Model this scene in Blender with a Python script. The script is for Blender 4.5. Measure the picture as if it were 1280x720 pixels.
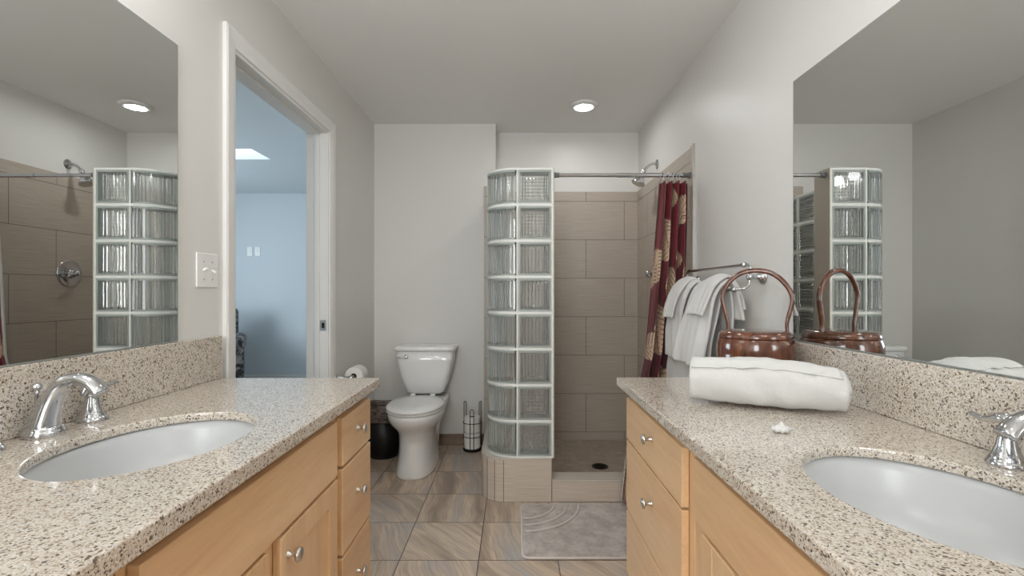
import bpy, bmesh, math, random
from mathutils import Vector, Matrix, noise
random.seed(7)
for o in list(bpy.data.objects): bpy.data.objects.remove(o)
S = bpy.context.scene
C = S.collection
PI = math.pi
EYE = 1.156
# ------------------------------------------------------------ camera, world, lights, exposure
cam = bpy.data.cameras.new('camera'); co = bpy.data.objects.new('camera', cam); C.objects.link(co)
co.location = (0, 0, EYE); co.rotation_euler = (PI/2, 0, 0)
cam.lens = 36*600/1280; cam.sensor_width = 36
cam.shift_x = -2/1280; cam.shift_y = 6/1280; cam.clip_start = 0.02
S.camera = co
S.view_settings.view_transform = 'Standard'
try: S.view_settings.look = 'None'
except Exception: pass
S.view_settings.gamma = 1; S.view_settings.use_curve_mapping = False
S.view_settings.exposure = 0.93
VANITY_EMIT = 12
DOWN_EMIT = 54
W = bpy.data.worlds.new('world'); S.world = W; W.use_nodes = True
W.node_tree.nodes['Background'].inputs[0].default_value = (0.78, 0.9, 1, 1)
W.node_tree.nodes['Background'].inputs[1].default_value = 2.4
def area(name, loc, rot, sx, sy, power, col):
    l = bpy.data.lights.new(name, 'AREA'); l.shape = 'RECTANGLE'; l.size = sx; l.size_y = sy
    l.energy = power; l.color = col
    o = bpy.data.objects.new(name, l); C.objects.link(o); o.location = loc; o.rotation_euler = rot
    return o
# added daylight at an assumed, unseen bedroom window (frame built below at same place)
area('bedroom_added_daylight', (-4.62, 4.0, 1.45), (0, -PI/2, 0), 1.3, 1.7, 20, (0.74, 0.90, 1.0))

area('rear_fill_light', (-.52, -1.43, 1.55), (PI/2, 0, 0), .80, 1.3, 14, (1.0, .985, .965))  # unseen source added behind the camera to even out the room light
# ------------------------------------------------------------ helpers
def new(name, me, mat=None, parent=None, smooth=False, bevel=0, seg=2, angle=35):
    o = bpy.data.objects.new(name, me); C.objects.link(o)
    if mat: me.materials.append(mat)
    if parent: o.parent = parent
    if smooth:
        for p in me.polygons: p.use_smooth = True
    if bevel:
        b = o.modifiers.new('bevel', 'BEVEL'); b.width = bevel; b.segments = seg
        b.limit_method = 'ANGLE'; b.angle_limit = math.radians(angle)
    return o
def obj(name, bm, mat=None, parent=None, smooth=False, bevel=0, seg=2, recalc=True):
    if recalc: bmesh.ops.recalc_face_normals(bm, faces=bm.faces)
    me = bpy.data.meshes.new(name); bm.to_mesh(me); bm.free()
    return new(name, me, mat, parent, smooth, bevel, seg)
def tag(o, label, cat, group=None, kind=None):
    o['label'] = label; o['category'] = cat
    if group: o['group'] = group
    if kind: o['kind'] = kind
    return o
def thing(name, label, cat, loc=(0, 0, 0), rz=0, group=None):
    o = bpy.data.objects.new(name, None); C.objects.link(o)
    o.empty_display_size = 0.05
    o.location = loc; o.rotation_euler = (0, 0, rz)
    return tag(o, label, cat, group)
def struct(name, bm, mat, parent=None, label=None, **k):
    o = obj(name, bm, mat, parent, **k); o['kind'] = 'structure'
    if label: o['label'] = label
    return o
def box(bm, x0, x1, y0, y1, z0, z1):
    v = [bm.verts.new((x, y, z)) for z in (z0, z1) for y in (y0, y1) for x in (x0, x1)]
    for f in ((0, 2, 3, 1), (4, 5, 7, 6), (0, 1, 5, 4), (2, 6, 7, 3), (0, 4, 6, 2), (1, 3, 7, 5)):
        bm.faces.new([v[i] for i in f])
    return v
def bx(*a):
    bm = bmesh.new(); box(bm, *a); return bm
def rings(bm, rs, closed=True, cap0=True, cap1=True):
    """loft list of rings (each list of points)"""
    vs = [[bm.verts.new(p) for p in r] for r in rs]
    n = len(vs[0])
    for a, b in zip(vs, vs[1:]):
        for i in range(n if closed else n-1):
            j = (i+1) % n
            bm.faces.new((a[i], a[j], b[j], b[i]))
    if cap0: bm.faces.new(vs[0][::-1])
    if cap1: bm.faces.new(vs[-1])
    return vs
def lathe(bm, prof, cx=0, cy=0, n=32, M=None, cap0=True, cap1=True):
    rs = []
    for r, z in prof:
        ring = []
        for i in range(n):
            a = 2*PI*i/n
            p = Vector((cx+r*math.cos(a), cy+r*math.sin(a), z))
            ring.append(M @ p if M else p)
        rs.append(ring)
    rings(bm, rs, True, cap0, cap1)
def catmull(pts, k=6):
    pts = [Vector(p) for p in pts]
    P = [2*pts[0]-pts[1]] + pts + [2*pts[-1]-pts[-2]]
    out = []
    for i in range(1, len(P)-2):
        for j in range(k):
            t = j/k
            a, b, c, d = P[i-1], P[i], P[i+1], P[i+2]
            out.append(0.5*((2*b)+(-a+c)*t+(2*a-5*b+4*c-d)*t*t+(-a+3*b-3*c+d)*t**3))
    out.append(pts[-1]); return out
def tube(bm, pts, r, n=12, flat=1.0, up=None, cap=True):
    """tube along points; r number or list; flat squashes the 2nd axis"""
    pts = [Vector(p) for p in pts]; m = len(pts)
    if not isinstance(r, (list, tuple)): r = [r]*m
    T = []
    for i in range(m):
        d = (pts[min(i+1, m-1)]-pts[max(i-1, 0)])
        T.append(d.normalized())
    u = Vector(up) if up else (Vector((0, 0, 1)) if abs(T[0].z) < .9 else Vector((1, 0, 0)))
    rs = []
    for i in range(m):
        t = T[i]; u = (u-t*u.dot(t))
        if u.length < 1e-6: u = t.orthogonal()
        u.normalize(); w = t.cross(u)
        fl = flat[i] if isinstance(flat, (list, tuple)) else flat
        rs.append([pts[i]+r[i]*(math.cos(2*PI*k/n)*w+fl*math.sin(2*PI*k/n)*u) for k in range(n)])
    rings(bm, rs, True, cap, cap)
def lerp_list(keys, m):
    """keys resampled linearly to m values"""
    out = []
    for i in range(m):
        f = i/(m-1)*(len(keys)-1); a = min(int(f), len(keys)-2)
        out.append(keys[a]+(keys[a+1]-keys[a])*(f-a))
    return out
def sup(a, b, n=48, p=2.0, cx=0, cy=0, z=0, egg=0):
    out = []
    for i in range(n):
        t = 2*PI*i/n; c, s = math.cos(t), math.sin(t)
        x = a*abs(c)**(2/p)*(1 if c >= 0 else -1); y = b*abs(s)**(2/p)*(1 if s >= 0 else -1)
        x *= 1+egg*(y/b)
        out.append((cx+x, cy+y, z))
    return out
# ------------------------------------------------------------ material helpers
def lin(r, g, b):
    f = lambda c: c/255/12.92 if c/255 <= .04045 else ((c/255+.055)/1.055)**2.4
    return (f(r), f(g), f(b), 1)
class NT:
    def __init__(s, name, base=(.8, .8, .8, 1), rough=.5, metal=0, **k):
        s.m = bpy.data.materials.new(name); s.m.use_nodes = True; s.t = s.m.node_tree
        s.b = s.t.nodes['Principled BSDF']
        s.b.inputs['Base Color'].default_value = base; s.b.inputs['Roughness'].default_value = rough
        s.b.inputs['Metallic'].default_value = metal
        for kk, v in k.items(): s.b.inputs[kk.replace('_', ' ')].default_value = v
        s._c = None
    def n(s, t, ins=None, **props):
        nd = s.t.nodes.new(t)
        for k, v in props.items(): setattr(nd, k, v)
        if ins:
            for k, v in ins.items():
                if isinstance(v, bpy.types.NodeSocket): s.t.links.new(v, nd.inputs[k])
                else: nd.inputs[k].default_value = v
        return nd
    def co(s):
        if not s._c: s._c = s.n('ShaderNodeTexCoord').outputs['Object']
        return s._c
    def mp(s, scale=(1, 1, 1), loc=(0, 0, 0), rot=(0, 0, 0), vec=None):
        return s.n('ShaderNodeMapping', {'Vector': vec or s.co(), 'Scale': scale, 'Location': loc, 'Rotation': rot}).outputs[0]
    def noise(s, scale, detail=3, rough=.5, vec=None, dist=0):
        return s.n('ShaderNodeTexNoise', {'Vector': vec or s.co(), 'Scale': scale, 'Detail': detail, 'Roughness': rough, 'Distortion': dist}).outputs['Fac']
    def ramp(s, fac, stops, interp='LINEAR'):
        r = s.n('ShaderNodeValToRGB', {'Fac': fac}); e = r.color_ramp; e.interpolation = interp
        while len(e.elements) < len(stops): e.elements.new(.5)
        for el, (p, c) in zip(e.elements, stops): el.position = p; el.color = c
        return r.outputs[0]
    def mix(s, fac, a, b, blend='MIX'):
        m = s.n('ShaderNodeMix', data_type='RGBA', blend_type=blend)
        for i, v in ((0, fac), (6, a), (7, b)):
            if isinstance(v, bpy.types.NodeSocket): s.t.links.new(v, m.inputs[i])
            else: m.inputs[i].default_value = v
        return m.outputs[2]
    def math(s, op, a, b=0.0, c=0.0):
        m = s.n('ShaderNodeMath', operation=op)
        for i, v in enumerate((a, b, c)):
            if isinstance(v, bpy.types.NodeSocket): s.t.links.new(v, m.inputs[i])
            else: m.inputs[i].default_value = v
        return m.outputs[0]
    def xyz(s, vec=None):
        return s.n('ShaderNodeSeparateXYZ', {0: vec or s.co()}).outputs
    def comb(s, x, y, z=0.0):
        return s.n('ShaderNodeCombineXYZ', {0: x, 1: y, 2: z}).outputs[0]
    def base(s, c): s.t.links.new(c, s.b.inputs['Base Color']); return s
    def rough(s, c): s.t.links.new(c, s.b.inputs['Roughness']); return s
    def bump(s, h, strength=.3, dist=.002):
        b = s.n('ShaderNodeBump', {'Height': h, 'Strength': strength, 'Distance': dist})
        s.t.links.new(b.outputs[0], s.b.inputs['Normal']); return s

def paint(name, col, rough=.45, tex=180, st=.25):
    p = NT(name, lin(*col), rough)
    return p.bump(p.noise(tex, 3, .55), st, .0012).m
M = {}
M['wall'] = paint('wall_paint', (224, 222, 217), .42, 130, .35)
M['ceiling'] = paint('ceiling_paint', (243, 242, 239), .7, 150, .3)
M['trim'] = NT('white_gloss_trim', lin(232, 231, 228), .3).m
M['bedroom'] = paint('bedroom_wall_paint', (214, 220, 224), .6)
M['plate'] = NT('white_plastic', lin(236, 235, 232), .3).m
M['porcelain'] = NT('white_porcelain', lin(247, 247, 245), .07, 0, Coat_Weight=.5).m
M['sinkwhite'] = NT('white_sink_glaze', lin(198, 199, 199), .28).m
M['chrome'] = NT('chrome', (.62, .63, .65, 1), .1, 1).m
M['nickel'] = NT('brushed_nickel', (.62, .61, .59, 1), .28, 1).m
M['mirror'] = NT('mirror_silver', (.83, .85, .84, 1), .003, 1).m
M['mirror_edge'] = NT('mirror_glass_edge', lin(150, 156, 152), .15).m
M['black_wire'] = NT('dark_bronze_wire', lin(38, 33, 30), .4, .6).m
M['bronze'] = NT('dark_bronze_drain', lin(52, 44, 38), .4, .7).m
M['grey_rubber'] = NT('grey_rubber', lin(104, 106, 108), .6).m
M['black_plastic'] = NT('black_plastic', lin(18, 18, 20), .4).m
M['dark'] = NT('painted_recess_shade', lin(20, 17, 15), .8).m
# paper
p = NT('toilet_paper', lin(240, 238, 234), .9); p.bump(p.noise(260, 2), .3, .001); M['paper'] = p.m
M['card'] = NT('cardboard_core', lin(110, 92, 76), .9).m
# bin liner
p = NT('grey_bin_liner', lin(112, 100, 92), .3); v = p.mp((14, 14, 60))
p.base(p.ramp(p.noise(1.0, 4, .6, v, 1.5), [(.35, lin(44, 38, 36)), (.6, lin(122, 108, 98))])); p.bump(p.noise(1.0, 4, .6, v, 1.5), .6, .01); M['liner'] = p.m
# granite
def granite():
    p = NT('speckled_beige_granite', lin(200, 185, 165), .12, Coat_Weight=.3, Coat_Roughness=.04)
    w = p.n('ShaderNodeVectorMath', {0: p.co(), 1: (0, 0, 0)}, operation='ADD').outputs[0]
    nz = p.n('ShaderNodeTexNoise', {'Vector': p.co(), 'Scale': 90, 'Detail': 2}).outputs['Color']
    w = p.n('ShaderNodeVectorMath', {0: nz, 1: (.006, .006, .006), 2: p.co()}, operation='MULTIPLY_ADD').outputs[0]
    def cells(scale):
        v = p.n('ShaderNodeTexVoronoi', {'Vector': w, 'Scale': scale}); c = v.outputs['Color']
        return p.n('ShaderNodeSeparateColor', {0: c}).outputs
    a = cells(420); b = cells(300); big = p.noise(9, 3)
    col = p.ramp(a[0], [(0, lin(190, 177, 160)), (.3, lin(208, 198, 184)), (.55, lin(219, 211, 199)), (.8, lin(200, 193, 183)), (1, lin(230, 224, 215))])
    col = p.mix(p.math('GREATER_THAN', a[1], .8), col, lin(172, 155, 134))
    dens = p.math('SUBTRACT', .99, p.math('MULTIPLY', big, .13))
    col = p.mix(p.math('GREATER_THAN', b[1], dens), col, lin(112, 98, 86))
    col = p.mix(p.math('GREATER_THAN', a[2], .965), col, lin(82, 71, 62))
    p.base(col); return p.m
M['granite'] = granite()
# maple
def maple(name, axis):
    p = NT(name, lin(215, 170, 118), .32, Coat_Weight=.15, Coat_Roughness=.2)
    sc = {'z': (14, 14, 1.2), 'y': (14, 1.2, 14)}[axis]
    v = p.mp(sc); n1 = p.noise(1.0, 4, .6, v, .6)
    v2 = p.mp(tuple(s*7 for s in sc)); n2 = p.noise(1.0, 3, .6, v2)
    col = p.ramp(n1, [(.25, lin(214, 172, 126)), (.5, lin(226, 188, 144)), (.75, lin(233, 199, 156))])
    col = p.mix(p.math('MULTIPLY', p.math('SUBTRACT', n2, .45), .5), col, lin(178, 128, 80))
    p.base(col); p.bump(n2, .05, .001); return p.m
M['maple_v'] = maple('maple_vertical_grain', 'z'); M['maple_h'] = maple('maple_horizontal_grain', 'y')
M['maple_dark'] = NT('maple_carcass_shadow_side', lin(150, 96, 52), .5).m
# shower tile; uaxis 0 = x, 1 = y
def tile(name, uaxis, u0, v0, width=.6125, row=.3075, grout=.0022, streak='h', dark=1.0, offs=.5):
    p = NT(name, lin(170, 157, 140), .38)
    o = p.xyz(); u = p.math('SUBTRACT', o[uaxis], u0); w = p.math('SUBTRACT', o[2], v0)
    vec = p.comb(p.math('ADD', u, 10*width), p.math('ADD', w, 10*row))
    if streak == 'h': sv = p.comb(p.math('MULTIPLY', u, 5.0), p.math('MULTIPLY', w, 260.0))
    else: sv = p.comb(p.math('MULTIPLY', u, 260.0), p.math('MULTIPLY', w, 5.0))
    st = p.noise(1.0, 4, .65, sv)
    d = lambda r, g, b: lin(r*dark, g*dark, b*dark)
    col = p.ramp(st, [(.3, d(170, 158, 143)), (.5, d(188, 176, 162)), (.7, d(202, 191, 178))])
    big = p.noise(2.3, 2)
    col = p.mix(p.math('MULTIPLY', big, .3), col, d(160, 148, 134))
    br = p.n('ShaderNodeTexBrick', {'Vector': vec, 'Scale': 1.0, 'Mortar Size': grout, 'Mortar Smooth': .1, 'Bias': 0, 'Brick Width': width, 'Row Height': row, 'Color1': (.47, .47, .47, 1), 'Color2': (.53, .53, .53, 1)}, offset=offs, offset_frequency=2)
    col = p.mix(br.outputs['Fac'], col, lin(118, 108, 98))
    p.base(col); p.bump(p.math('SUBTRACT', 1.0, br.outputs['Fac']), .4, .002); return p.m
# back wall: joints at x=.5777 (odd) and .2729/.8826 (even); rows at z=.0425+.3075k, 1.8875 top
M['tile_back'] = tile('linen_wall_tile', 0, .2729, .0425)
M['tile_side'] = tile('linen_wall_tile_side', 1, 2.94, .0425)
M['tile_curb'] = tile('linen_curb_tile', 0, .211, 0, .61, .5, .002, dark=1.1, offs=0)
M['tile_base_side'] = tile('linen_base_tile', 1, 2.83, 0, .61, .5, .002, dark=1.1, offs=0)
M['tile_strip'] = tile('linen_strip_tile', 1, 2.65, .0425, .6, .6, .002, offs=0)
M['grout'] = NT('tile_grout', lin(112, 103, 94), .8).m
M['tile_plain'] = None
p = NT('linen_tile_cap', lin(196, 187, 176), .3); p.base(p.ramp(p.noise(1, 3, .6, p.mp((4, 200, 200))), [(.3, lin(182, 171, 158)), (.7, lin(206, 197, 186))])); M['tile_cap'] = p.m
# shower floor mosaic
p = NT('mottled_mosaic_floor', lin(150, 138, 122), .4)
br = p.n('ShaderNodeTexBrick', {'Vector': p.co(), 'Scale': 1.0, 'Mortar Size': .0015, 'Brick Width': .05, 'Row Height': .05, 'Color1': lin(164, 150, 134), 'Color2': lin(192, 179, 163), 'Mortar': lin(160, 149, 136)}, offset=0)
p.base(p.mix(p.noise(22, 5, .7), br.outputs['Color'], lin(150, 134, 116))); M['mosaic'] = p.m
# floor tiles
def floor_mat():
    p = NT('marbled_stone_floor_tile', lin(150, 132, 115), .3)
    T = .3425
    o = p.xyz(); u = p.math('DIVIDE', p.math('SUBTRACT', o[0], -.151-10*T), T); w = p.math('DIVIDE', p.math('SUBTRACT', o[1], 2.074-20*T), T)
    iu = p.math('FLOOR', u); iw = p.math('FLOOR', w); fu = p.math('FRACT', u); fw = p.math('FRACT', w)
    rnd = p.n('ShaderNodeTexWhiteNoise', {'Vector': p.comb(iu, iw, 3.3)})
    R = p.n('ShaderNodeSeparateColor', {0: rnd.outputs['Color']}).outputs
    ang = p.math('MULTIPLY', p.math('SUBTRACT', R[0], .5), .8)
    loc = p.comb(p.math('SUBTRACT', fu, .5), p.math('SUBTRACT', fw, .5))
    rot = p.n('ShaderNodeVectorRotate', {'Vector': loc, 'Angle': ang}, rotation_type='Z_AXIS').outputs[0]
    off = p.n('ShaderNodeVectorMath', {0: rot, 1: p.comb(p.math('MULTIPLY', R[1], 31.0), p.math('MULTIPLY', R[2], 17.0), p.math('MULTIPLY', R[0], 9.0))}, operation='ADD').outputs[0]
    # diagonal swirl: warp by low noise then stretched noise
    wn = p.n('ShaderNodeTexNoise', {'Vector': off, 'Scale': 1.3, 'Detail': 2}).outputs['Color']
    wv = p.n('ShaderNodeVectorMath', {0: wn, 1: (.22, .22, 0), 2: off}, operation='MULTIPLY_ADD').outputs[0]
    wr = p.n('ShaderNodeVectorRotate', {'Vector': wv, 'Angle': 1.15}, rotation_type='Z_AXIS').outputs[0]
    m1 = p.n('ShaderNodeMapping', {'Vector': wr, 'Scale': (.5, 2.6, 1)}).outputs[0]
    m2 = p.n('ShaderNodeMapping', {'Vector': wr, 'Scale': (1.3, 26, 1)}).outputs[0]
    a = p.noise(1.0, 3, .55, m1); b = p.noise(1.0, 4, .65, m2)
    col = p.ramp(a, [(.3, lin(156, 137, 120)), (.42, lin(190, 169, 148)), (.5, lin(218, 196, 172)), (.58, lin(198, 181, 165)), (.68, lin(184, 180, 176))])
    col = p.mix(p.math('MULTIPLY', p.ramp(b, [(.42, (0, 0, 0, 1)), (.66, (1, 1, 1, 1))]), .42), col, lin(142, 126, 113))
    col = p.mix(p.math('MULTIPLY', R[2], .18), col, lin(150, 146, 142))
    e = lambda f: p.math('MINIMUM', f, p.math('SUBTRACT', 1.0, f))
    g = p.math('LESS_THAN', p.math('MINIMUM', e(fu), e(fw)), .0068)
    col = p.mix(g, col, lin(104, 92, 82))
    p.base(col); p.bump(p.math('SUBTRACT', 1.0, g), .4, .0015); return p.m
M['floor'] = floor_mat()
p = NT('brown_stone_tile_baseboard', lin(128, 108, 92), .35)
p.base(p.ramp(p.noise(1, 4, .6, p.mp((5, 5, 22)), 1.0), [(.3, lin(98, 82, 70)), (.55, lin(140, 119, 101)), (.75, lin(156, 138, 120))])); M['basetile'] = p.m
p = NT('beige_carpet', lin(170, 160, 148), .95); p.bump(p.noise(300, 2), .6, .004); M['carpet'] = p.m
# towels
def terry(name, col):
    p = NT(name, lin(*col), .95, Sheen_Weight=.4)
    p.bump(p.math('ADD', p.noise(420, 2), p.noise(60, 3)), .5, .003); return p.m
M['towel'] = terry('white_terry', (212, 211, 208))
p = NT('white_ribbed_terry', lin(212, 211, 208), .9)
M['towel_band'] = p.m
p = NT('taupe_plush_mat', lin(176, 164, 154), .95, Sheen_Weight=.5)
p.base(p.mix(p.ramp(p.noise(13, 6, .75), [(.38, (0, 0, 0, 1)), (.62, (1, 1, 1, 1))]), lin(160, 148, 138), lin(202, 191, 182))); p.bump(p.noise(350, 2), .7, .004); M['mat'] = p.m
M['mat_edge'] = NT('mat_binding', lin(214, 206, 200), .8).m
# wood for basket
p = NT('lacquered_brown_wood', lin(110, 58, 32), .16, Coat_Weight=.6, Coat_Roughness=.08)
p.base(p.ramp(p.noise(1, 4, .6, p.mp((40, 40, 9)), .8), [(.3, lin(66, 34, 22)), (.5, lin(96, 54, 36)), (.72, lin(126, 76, 50))])); M['lacquer'] = p.m
# glass
def glass(name, bumpmode):
    p = NT(name, (.95, .97, .96, 1), .015, 0, Transmission_Weight=.92, IOR=1.45)
    return p.m
M['glass'] = glass('pale_green_block_glass', 0)
M['glass_rim'] = NT('frosted_block_edge', lin(200, 210, 204), .35, 0, Transmission_Weight=.45, IOR=1.45).m
M['mortar'] = NT('white_block_grout', lin(228, 230, 225), .6).m
M['lens'] = None
def emit(name, col, s):
    p = NT(name, (.9, .9, .9, 1), .4); p.b.inputs['Emission Color'].default_value = col; p.b.inputs['Emission Strength'].default_value = s; return p.m
M['lens'] = emit('downlight_lens', (.985, .99, 1, 1), DOWN_EMIT)
M['bulb'] = emit('vanity_bulb', (.985, .985, 1, 1), VANITY_EMIT)
# armchair
p = NT('blue_grey_patterned_upholstery', lin(90, 98, 112), .85)
p.base(p.ramp(p.noise(9, 4, .6, None, 2.0), [(.42, lin(48, 48, 54)), (.5, lin(104, 104, 108)), (.6, lin(158, 152, 148))])); M['uphol'] = p.m
# curtain (print in a colour attribute)
p = NT('maroon_leaf_print_satin', lin(100, 20, 28), .38, 0, Sheen_Weight=.2)
at = p.n('ShaderNodeAttribute', attribute_name='print'); p.base(at.outputs['Color'])
p.bump(p.noise(500, 1), .15, .001); M['curtain'] = p.m
M['hem'] = NT('white_curtain_liner', lin(226, 224, 220), .6).m

# ------------------------------------------------------------ the room
XL, XR = -1.06, 1.0           # wall faces
YT, YS = 3.65, 3.85           # toilet wall, shower back wall
YB = -1.4; H = 2.44
DY0, DY1, DZ = 1.81, 2.76, 2.085
XE = -.137                     # where the toilet wall ends
bm = bmesh.new(); box(bm, XL-.12, XR+.12, YB-.12, 2.65, -.1, 0); box(bm, XL-.12, XE, 2.65, YT+.12, -.1, 0); box(bm, XE, -.04, 2.65, 2.72, -.1, 0)
struct('floor', bm, M['floor'])
struct('floor_shower', bx(XE, XR+.12, 2.65, YS+.1, -.12, -.02), M['mosaic'])
struct('ceiling', bx(XL-.12, XR+.12, YB-.12, YS+.12, H, H+.1), M['ceiling'])
bm = bmesh.new()
box(bm, XL-.12, XL, YB-.12, DY0, 0, H); box(bm, XL-.12, XL, DY1, YT+.12, 0, H); box(bm, XL-.12, XL, DY0, DY1, DZ, H)
struct('wall_left', bm, M['wall'])
struct('wall_right', bx(XR, XR+.12, YB-.12, YS+.12, -.12, H), M['wall'])
bm = bmesh.new(); box(bm, XL, -.94, YB-.12, YB, 0, H); box(bm, -.10, XR, YB-.12, YB, 0, H); box(bm, -.94, -.10, YB-.12, YB, 0, .87); box(bm, -.94, -.10, YB-.12, YB, 2.23, H)
struct('wall_behind_camera', bm, M['wall'])
bm = bmesh.new(); box(bm, -.94, -.91, YB-.02, YB+.01, .87, 2.23); box(bm, -.13, -.10, YB-.02, YB+.01, .87, 2.23); box(bm, -.91, -.13, YB-.02, YB+.01, .87, .90); box(bm, -.91, -.13, YB-.02, YB+.01, 2.20, 2.23)
struct('window_added_rear', bm, M['trim'], label='unseen window added in the wall behind the camera for even light')  # frame and opening added for the rear fill light, never in view
struct('wall_toilet', bx(XL, XE, YT, YS+.12, 0, H), M['wall'])
struct('wall_shower', bx(XE, XR, YS, YS+.12, -.12, H), M['wall'])
# tiling in the shower: back, side of the jog, a strip on the toilet wall, right wall
TT = 1.965
struct('trim_1', bx(XE+.008, XR-.008, YS-.008, YS, -.02, TT), M['tile_back'], label='beige linen tiles on the back wall of the shower')
struct('trim_2', bx(XE, XE+.008, YT-.008, YS, -.02, TT), M['tile_side'])
struct('trim_3', bx(-.225, XE, YT-.008, YT, 0, TT), M['tile_back'])
struct('trim_4', bx(XR-.008, XR, 2.692, YS, -.02, TT), M['tile_side'], label='beige linen tiles on the right wall of the shower')
bm = bmesh.new(); box(bm, XR-.010, XR, 2.652, 2.690, .0, TT+.01); struct('trim_5', bm, M['tile_strip'], bevel=.002)
bm = bmesh.new(); box(bm, XR-.009, XR, 2.692, YS-.008, 1.8895, TT+.003); struct('trim_6', bm, M['tile_strip'])
bm = bmesh.new(); box(bm, XR-.013, XR, 2.645, 2.652, 0, TT+.014); struct('trim_7', bm, M['nickel'])
# tile baseboards
struct('baseboard_toilet', bx(XL+.012, -.225, YT-.012, YT, 0, .085), M['basetile'], bevel=.002)
struct('baseboard_left', bx(XL, XL+.012, DY1+.07, YT-.012, 0, .085), M['basetile'], bevel=.002)
struct('baseboard_right', bx(XR-.012, XR, 1.85, 2.64, 0, .085), M['basetile'], bevel=.002)

# door frame (open doorway in the left wall)
bm = bmesh.new()
j = .018
box(bm, XL-.125, XL+.001, DY0, DY0+j, 0, DZ); box(bm, XL-.125, XL+.001, DY1-j, DY1, 0, DZ); box(bm, XL-.125, XL+.001, DY0+j, DY1-j, DZ-j, DZ)
d1 = struct('door_1', bm, M['trim'], label='white open doorway frame in left wall', bevel=.002)
bm = bmesh.new()   # stop
box(bm, XL-.075, XL-.045, DY0+j, DY0+j+.011, 0, DZ-j); box(bm, XL-.075, XL-.045, DY1-j-.011, DY1-j, 0, DZ-j); box(bm, XL-.075, XL-.045, DY0+j+.011, DY1-j-.011, DZ-j-.011, DZ-j)
obj('door_stop', bm, M['trim'], d1, bevel=.002)
def casing(side):
    bm = bmesh.new(); cw = .066; r = .005
    prof = [(0, 0), (0, .009), (.012, .011), (.02, .014), (.045, .016), (.058, .017), (cw, .014), (cw, 0)]   # (width from the opening, thickness)
    s = 1 if side > 0 else -1; x0 = XL if s > 0 else XL-.12
    rs = []
    y0, y1, zt = DY0+r, DY1-r, DZ-r
    for (y, z, ny, nz) in ((y0, 0, -1, 0), (y0, zt, -1, 1), (y1, zt, 1, 1), (y1, 0, 1, 0)):
        rs.append([(x0+s*t, y+ny*w, z+nz*w) for (w, t) in prof])
    rings(bm, rs, True, True, True)
    return obj('door_casing', bm, M['trim'], d1)
casing(1); casing(-1)
bm = bmesh.new(); box(bm, XL-.068+.024, XL-.068+.058, DY1-j-.003, DY1-j+.001, .94, 1.0)
sp = obj('strike_plate', bm, M['nickel'], d1, bevel=.001)
obj('latch_hole_shade', bx(XL-.068+.034, XL-.068+.048, DY1-j-.0045, DY1-j-.003, .955, .985), M['dark'], sp)  # dark raised slab paints the shade of the hole; nothing is cut

# bedroom beyond
BX0, BY0, BY1 = -4.5, .6, 6.2
struct('floor_bedroom', bx(BX0-.12, XL-.12, BY0-.12, BY1+.12, -.1, 0), M['carpet'])
SK = (-2.75, -2.34, 4.28, 4.62)
bm = bmesh.new(); x0, x1 = BX0-.12, XL-.12
sx0, sx1, sy0, sy1 = -3.3, SK[1], SK[2], SK[3]
box(bm, x0, x1, BY0-.12, sy0, H, H+.1); box(bm, x0, x1, sy1, BY1+.12, H, H+.1); box(bm, x0, sx0, sy0, sy1, H, H+.1); box(bm, sx1, x1, sy0, sy1, H, H+.1)
struct('ceiling_bedroom', bm, M['bedroom'])
bm = bmesh.new(); t = .02
box(bm, sx0-t, sx0, sy0-t, sy1+t, H+.1, H+.3); box(bm, sx1, sx1+t, sy0-t, sy1+t, H+.1, H+.3); box(bm, sx0, sx1, sy0-t, sy0, H+.1, H+.3); box(bm, sx0, sx1, sy1, sy1+t, H+.1, H+.3)
struct('window_1', bm, M['trim'], label='skylight shaft in the bedroom ceiling')
struct('wall_bedroom_far', bx(x0, x1, BY1, BY1+.12, 0, H), M['bedroom'])
struct('wall_bedroom_near', bx(x0, x1, BY0-.12, BY0, 0, H), M['bedroom'])
struct('wall_bedroom_right', bx(XL-.12, XL, YT+.12, BY1+.12, 0, H), M['bedroom'])
bm = bmesh.new(); wy0, wy1, wz0, wz1 = 3.15, 4.85, .8, 2.1
box(bm, x0, BX0, BY0, wy0, 0, H); box(bm, x0, BX0, wy1, BY1, 0, H); box(bm, x0, BX0, wy0, wy1, 0, wz0); box(bm, x0, BX0, wy0, wy1, wz1, H)
struct('wall_bedroom_left', bm, M['bedroom'])
bm = bmesh.new()
for a in ((wy0, wy0+.04, wz0, wz1), (wy1-.04, wy1, wz0, wz1), (wy0, wy1, wz0, wz0+.04), (wy0, wy1, wz1-.04, wz1), (3.98, 4.02, wz0, wz1)): box(bm, BX0-.08, BX0-.04, *a)
struct('window_assumed_bedroom', bm, M['trim'], label='assumed bedroom window frame, out of view')  # unseen window, added as the bedroom's daylight source
struct('baseboard_bedroom', bx(x0+.12, x1, BY1-.015, BY1, 0, .10), M['trim'], bevel=.004)

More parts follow.
